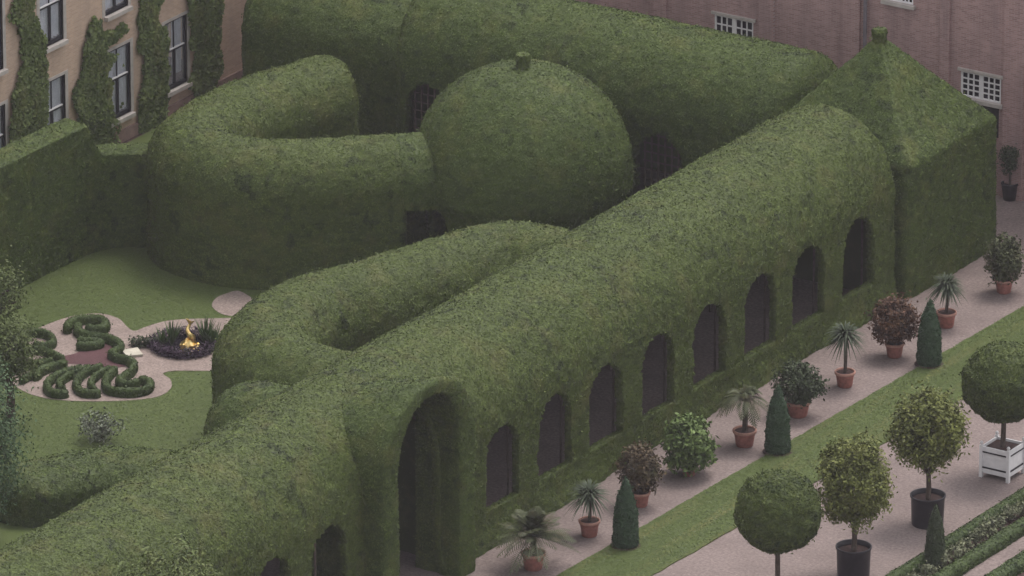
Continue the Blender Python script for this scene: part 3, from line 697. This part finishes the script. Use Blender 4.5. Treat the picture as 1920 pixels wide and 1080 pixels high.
q = G(18, 790); tree(q[0], q[1], 3.1, .8, .8, M['pale'], 'garden_tree', 'pale yellow-green loose tree overhanging the box pattern', 72, 170, 34, .12, .055)
q = G(-35, 1010); tree(q[0], q[1], 5.6, 1.35, 2.5, M['bluegreen'], 'garden_tree', 'blue-green tree rising behind the end of the long tunnel', 73, 300, 34, .12, .055)
q = G(-8, 650); tree(q[0], q[1], 2.9, .9, 1.1, M['pale'], 'garden_tree', 'small pale tree in front of the straight hedge', 74, 110, 30, .12, .055)
tree(5.6, -47.6, 7.95, 1.5, 1.6, M['ivy'], 'garden_tree', 'loose-leaved tree outside the long tunnel wall', 75, 200, 30, .13, .06, .3)

# lawn grass
r = np.random.default_rng(3)
def grass(name, poly, z, dens, avoid, label, seed):
    r = np.random.default_rng(seed); a = np.array(poly); lo, hi = a.min(0), a.max(0); n = int((hi-lo).prod()*dens); p = r.random((n, 2))*(hi-lo)+lo
    k = inpoly(p, poly)
    for av in avoid: k &= ~inpoly(p, av)
    p = p[k]; n = len(p); c = np.c_[p, np.full(n, z+.012)]
    V, Q = leaf_quads(c, np.tile([[0, 0, 1.]], (n, 1)), .07, .03, .25, r)
    t = np.clip(r.normal(.5, .13, n)+.25*vnoise(c, .6)+.15*vnoise(c, 3), 0, 1)
    o = link(name, quadmesh(name, V, Q, np.repeat(t, 4)), M['grass']); tag(o, label, 'grass'); o['kind'] = 'stuff'
grass('lawn_grass', [(-21.2, -29), (-8, -31), (-5.5, -27), (-11, -15), (-14, -12), (-21.2, -9)], .006, 420, [BED, SIDE], 'short green grass of the garden lawn', 81)
grass('strip_grass', [ext(g0, g1, -30), ext(h0, h1, -30), ext(h0, h1, 0), ext(g0, g1, 0)], .035, 500, [], 'short mown grass of the strip between the gravel paths', 82)

# ================================================================== POTS AND TREES ALONG THE PATHS
def pot(o, r=.28, h=.48):
    MB().lathe([(r*.72, 0), (r*.78, .02), (r*.98, h*.82), (r*.98, h*.84)], 24).build('pot', M['terracotta'], o, True)
    MB().lathe([(r*.99, h*.82), (r*1.10, h*.84), (r*1.12, h*.97), (r*1.06, h), (r*.97, h), (r*.95, h*.86)], 24, close=False).build('pot_rim', M['terrarim'], o, True)
    MB().lathe([(r*.94, h*.86), (r*.93, h*.9)], 20).build('soil', M['soil'], o)
PG = 'potted plants along the hedge tunnel'
def cordyline(px, py, label, th, cl, seed, mat='palm', n=190):
    q = G(px, py); o = thing('potted_palm', q, label, 'potted palm', PG); pot(o, .29, .50); r = np.random.default_rng(seed)
    MB().tube([(0, 0, .4), (.02, .01, .4+th*.5), (-.01, .02, .45+th)], [.06, .05, .055], 8).build('trunk', M['bark'], o)
    strap_leaves('leaves', o, (0, 0, .45+th), n, cl, .06, M[mat], r)
def datepalm(px, py, label, th, L, seed, n=16, el=(.0, 1.3), droop=.9):
    q = G(px, py); o = thing('potted_palm', q, label, 'potted palm', PG); pot(o, .33, .52); r = np.random.default_rng(seed)
    MB().tube([(0, 0, .42), (.02, .01, .42+th*.6), (0, 0, .46+th)], [.09, .08, .085], 8).build('trunk', M['bark'], o)
    fronds('fronds', o, (0, 0, .46+th), n, L, M['olive'], r, el, droop)
def potshrub(px, py, label, z, rad, rz, mat, seed, ncl=210, per=18, pr=.28, ph=.46, ln=.13, wd=.065, clump=.17, stem=True):
    q = G(px, py); o = thing('potted_shrub', q, label, 'potted shrub', PG); pot(o, pr, ph); r = np.random.default_rng(seed)
    mb = MB()
    for k in range(5):
        a = r.uniform(0, 6.28); mb.tube([(0, 0, ph*.8), (.1*math.cos(a), .1*math.sin(a), z*.6), (.55*rad*math.cos(a), .55*rad*math.sin(a), z)], [.03, .025, .01], 6)
    mb.build('stems', M['bark'], o)
    blob_crown('foliage', o, (0, 0, z), (rad, rad, rz), ncl, per, ln, wd, M[mat], r, shell=.45, clump=clump)
datepalm(1000, 1066, 'bushy low palm in terracotta pot by the tall doorway', .55, 1.4, 101, 80, (-.1, 1.5), .45)
cordyline(1105, 1004, 'spiky palm in terracotta pot next to the bushy low palm', .85, .78, 102)
potshrub(1200, 948, 'reddish-green bushy shrub in terracotta pot behind a clipped cone', 1.2, .58, .78, 'rusty', 103)
potshrub(1292, 890, 'bright green rounded shrub hiding its pot', 1.0, .74, .85, 'bright', 104, 230, 18, .24, .30, .16, .085)
datepalm(1396, 835, 'feathery palm with drooping fronds in terracotta pot', 1.1, 1.0, 105, 30, (-.1, 1.2), .75)
potshrub(1496, 779, 'dark green dense shrub in wide terracotta pot behind a clipped cone', 1.05, .68, .62, 'darkshrub', 106, 220, 18, .36, .5)
cordyline(1584, 724, 'spiky blue-grey palm between the dark shrub and the red-leaved shrub', 1.25, .72, 107)
potshrub(1677, 668, 'red-brown leaved shrub in terracotta pot', 1.2, .68, .72, 'redleaf', 108)
cordyline(1774, 612, 'dark spiky palm in terracotta pot in front of the pavilion', .95, .66, 109, 'palm', 220)
potshrub(1882, 548, 'olive-brown shrub in terracotta pot beyond the pavilion', 1.15, .56, .75, 'olive', 110)
q = G(1893, 374); o = thing('potted_topiary', q, 'dark clipped topiary in black pot against the purple brick wall', 'potted shrub')
MB().lathe([(.2, 0), (.27, .5), (.29, .52), (.29, .58), (.24, .58), (.24, .5)], 20).build('pot', M['tub'], o, True)
MB().tube([(0, 0, .4), (0, 0, 1.2)], .04, 8).build('trunk', M['bark'], o)
blob_crown('foliage', o, (0, 0, 1.4), (.34, .34, .58), 90, 16, .1, .05, M['darkshrub'], np.random.default_rng(111), .3, .12)
# clipped cones in the grass strip
CG = 'clipped cones in the grass strip'
for i, (px, py, lab) in enumerate([(1173, 1024, 'clipped conifer cone in grass strip beside the reddish-green shrub'), (1458, 848, 'clipped conifer cone in grass strip beside the dark green shrub'),
                                   (1742, 684, 'clipped conifer cone in grass strip beside the red-brown leaved shrub')]):
    q = G(px, py); o = thing('clipped_cone', (q[0], q[1], .03), lab, 'conifer', CG)
    hh = 2.12; prof = [(.26, .02), (.33, .15), (.35, .6), (.33, 1.1), (.26, 1.5), (.16, 1.85), (.07, 2.05), (.01, hh)]
    c = lathe_hedge('foliage', prof, (0, 0), M['cone'], res=.05, seed=120+i, dens=1100, ln=.09, wd=.04, amp=1.0, tilt=.6); c.parent = o
    MB().lathe([(.46, .004), (.42, .012), (.02, .02)], 20, close=False).build('soil_ring', M['soil'], o)
    MB().tube([(0, 0, 0), (0, 0, .4)], .05, 8).build('trunk', M['bark'], o)
# ball standards in white boxes
def box_planter(o):
    s = .46; z0, z1 = .14, .98
    for nm, a, b in (('panel', (-s, -s, z0), (s, -s+.03, z1)), ('panel', (-s, s-.03, z0), (s, s, z1)), ('panel', (-s, -s+.03, z0), (-s+.03, s-.03, z1)), ('panel', (s-.03, -s+.03, z0), (s, s-.03, z1))):
        MB().box(a, b).build(nm, M['white'], o)
    for sx in (-1, 1):
        for sy in (-1, 1):
            x, y = sx*s, sy*s
            p = MB().box((x-.05, y-.05, 0), (x+.05, y+.05, 1.02)).build('post', M['white'], o)
            MB().lathe([(.03, 1.02), (.025, 1.04), (.05, 1.07), (.055, 1.10), (.03, 1.14), (.005, 1.15)], 12, (x, y)).build('finial', M['white'], p, True)
    for z, h, mt, nm, pr in ((.16, .14, 'white', 'lower_rail', .02), (.84, .14, 'white', 'upper_rail', .02), (.30, .045, 'straps', 'strap', .03), (.795, .045, 'straps', 'strap', .03)):
        t = s+pr; k = MB()
        for a, b in (((-t, -t, z), (t, -s-.001, z+h)), ((-t, s+.001, z), (t, t, z+h)), ((-t, -s-.001, z), (-s-.001, s+.001, z+h)), ((s+.001, -s-.001, z), (t, s+.001, z+h))): k.box(a, b)
        k.build(nm, M[mt], o)
    MB().box((-s+.03, -s+.03, z0), (s-.03, s-.03, .90)).build('soil', M['soil'], o)
for i, (px, py, rot, lab) in enumerate([(1879, 890, 0, 'clipped ball tree in white wooden box planter with black straps'), (1456, 1176, .62, 'clipped ball tree beside the grass strip with its planter out of sight')]):
    q = G(px, py); o = thing('ball_tree', q, lab, 'tree', 'clipped ball trees')
    box_planter(o)
    MB().tube([(0, 0, .85), (.02, 0, 1.5), (0, .01, 2.2+rot)], [.085, .075, .07], 10).build('trunk', M['bark'], o)
    R_ = 1.26; prof = [(.05, 1.74+rot)] + [(R_*math.sin(a), 2.95+rot-R_*.97*math.cos(a)) for a in np.linspace(.25, math.pi-.02, 30)]
    c = lathe_hedge('crown', prof, (0, 0), M['ball'], res=.08, seed=130+i, dens=900, ln=.10, wd=.045, amp=1.7, tilt=.5, flip=False); c.parent = o
# citrus trees in black tubs
for i, (px, py, R_, lab) in enumerate([(1739, 982, 1.10, 'loose-crowned citrus tree in black tub beside the white box planter'), (1600, 1079, 1.12, 'dense egg-crowned citrus tree in black tub next to the ball tree')]):
    q = G(px, py); o = thing('citrus_tree', q, lab, 'tree', 'citrus trees in black tubs'); r = np.random.default_rng(140+i)
    MB().lathe([(.46, 0), (.47, .03), (.50, .86), (.53, .88), (.53, .93), (.49, .93), (.48, .78)], 32, close=False).build('tub', M['tub'], o, True)
    MB().lathe([(.48, .74), (.47, .78)], 24).build('soil', M['soil'], o)
    MB().tube([(0, 0, .7), (.02, .01, 1.2), (0, 0, 1.75)], [.085, .075, .065], 10).build('trunk', M['bark'], o)
    lb = MB()
    for k in range(8):
        a = k*.785+r.uniform(-.2, .2); e = r.uniform(.5, .95)
        lb.tube([(0, 0, 1.55), (.3*math.cos(a), .3*math.sin(a), 1.95), (e*.8*math.cos(a), e*.8*math.sin(a), 2.4+.5*r.random())], [.045, .032, .012], 6)
    lb.build('limbs', M['bark'], o)
    if i == 0: blob_crown('crown', o, (0, 0, 2.95), (R_, R_, 1.1), 420, 26, .14, .07, M['citrus'], r, .45, .24)
    else: blob_crown('crown', o, (0, 0, 2.9), (1.05, 1.05, 1.32), 600, 26, .13, .06, M['citrus'], r, .5, .2)

# ================================================================== CORNER PARTERRE
struct(sheet('flower_bed', [(13.95, -40), (15.35, -40), (15.35, 0), (13.95, 0)], .02, M['soil']))
struct(sheet('narrow_path', [(15.35, -40), (16.2, -40), (16.2, 0), (15.35, 0)], .024, M['gravel']))
struct(sheet('outer_bed', [(16.2, -40), (24, -40), (24, 0), (16.2, 0)], .02, M['soil']))
for x, w, lab, sd_ in ((14.02, .2, 'low box edging hedge along the wide gravel path', 151), (15.15, .22, 'low box edging hedge between flowers and the narrow path', 152), (16.45, .25, 'low box edging hedge on the far side of the narrow path', 153)):
    tag(path_hedge('edging_hedge', [(x, -34), (x, -24), (x, -8)], w, .2, .18, M['box'], cap0=.2, cap1=.2, res=.08, dens=600, ln=.08, wd=.05, amp=.6, seed=sd_), lab, 'hedge')
r = np.random.default_rng(8)
FL = ['pale-leaved flowering plant in the narrow bed between the edging hedges']
for k in range(16):
    y = -24+k*.72+r.uniform(-.15, .15); o = thing('bedding_plant', (14.58+r.uniform(-.12, .12), y, .02), FL[0], 'flower', 'bedding plants between the edging hedges')
    blob_crown('leaves', o, (0, 0, .28), (.26, .26, .25), 26, 12, .10, .06, M['flower'], r, .3, .1)
q = G(1753, 1064); o = thing('clipped_cone', (q[0], q[1], .02), 'slim dark clipped cone in the narrow flower bed', 'conifer')
c = lathe_hedge('foliage', [(.22, .02), (.29, .2), (.27, .8), (.2, 1.4), (.1, 1.8), (.01, 2.0)], (0, 0), M['darkshrub'], res=.05, seed=155, dens=1200, ln=.08, wd=.035, amp=.6); c.parent = o
MB().tube([(0, 0, 0), (0, 0, .4)], .05, 8).build('trunk', M['bark'], o)

# ================================================================== AIR
hz, nt, b = newmat('haze'); nt.nodes.remove(b)
pv_ = nt.nodes.new('ShaderNodeVolumePrincipled'); pv_.inputs['Density'].default_value = .00014  # volume added to lift the blacks, standing in for veiling glare
pv_.inputs['Color'].default_value = (.88, .82, .90, 1); pv_.inputs['Anisotropy'].default_value = .2
nt.links.new(pv_.outputs[0], nt.nodes['Material Output'].inputs['Volume'])
ho = MB().box((-505, -505, -1.5), (505, 505, 112)).build('haze', hz); ho['kind'] = 'stuff'
tag(ho, 'thin pale haze volume added over the gardens to lift the dark tones', 'haze')
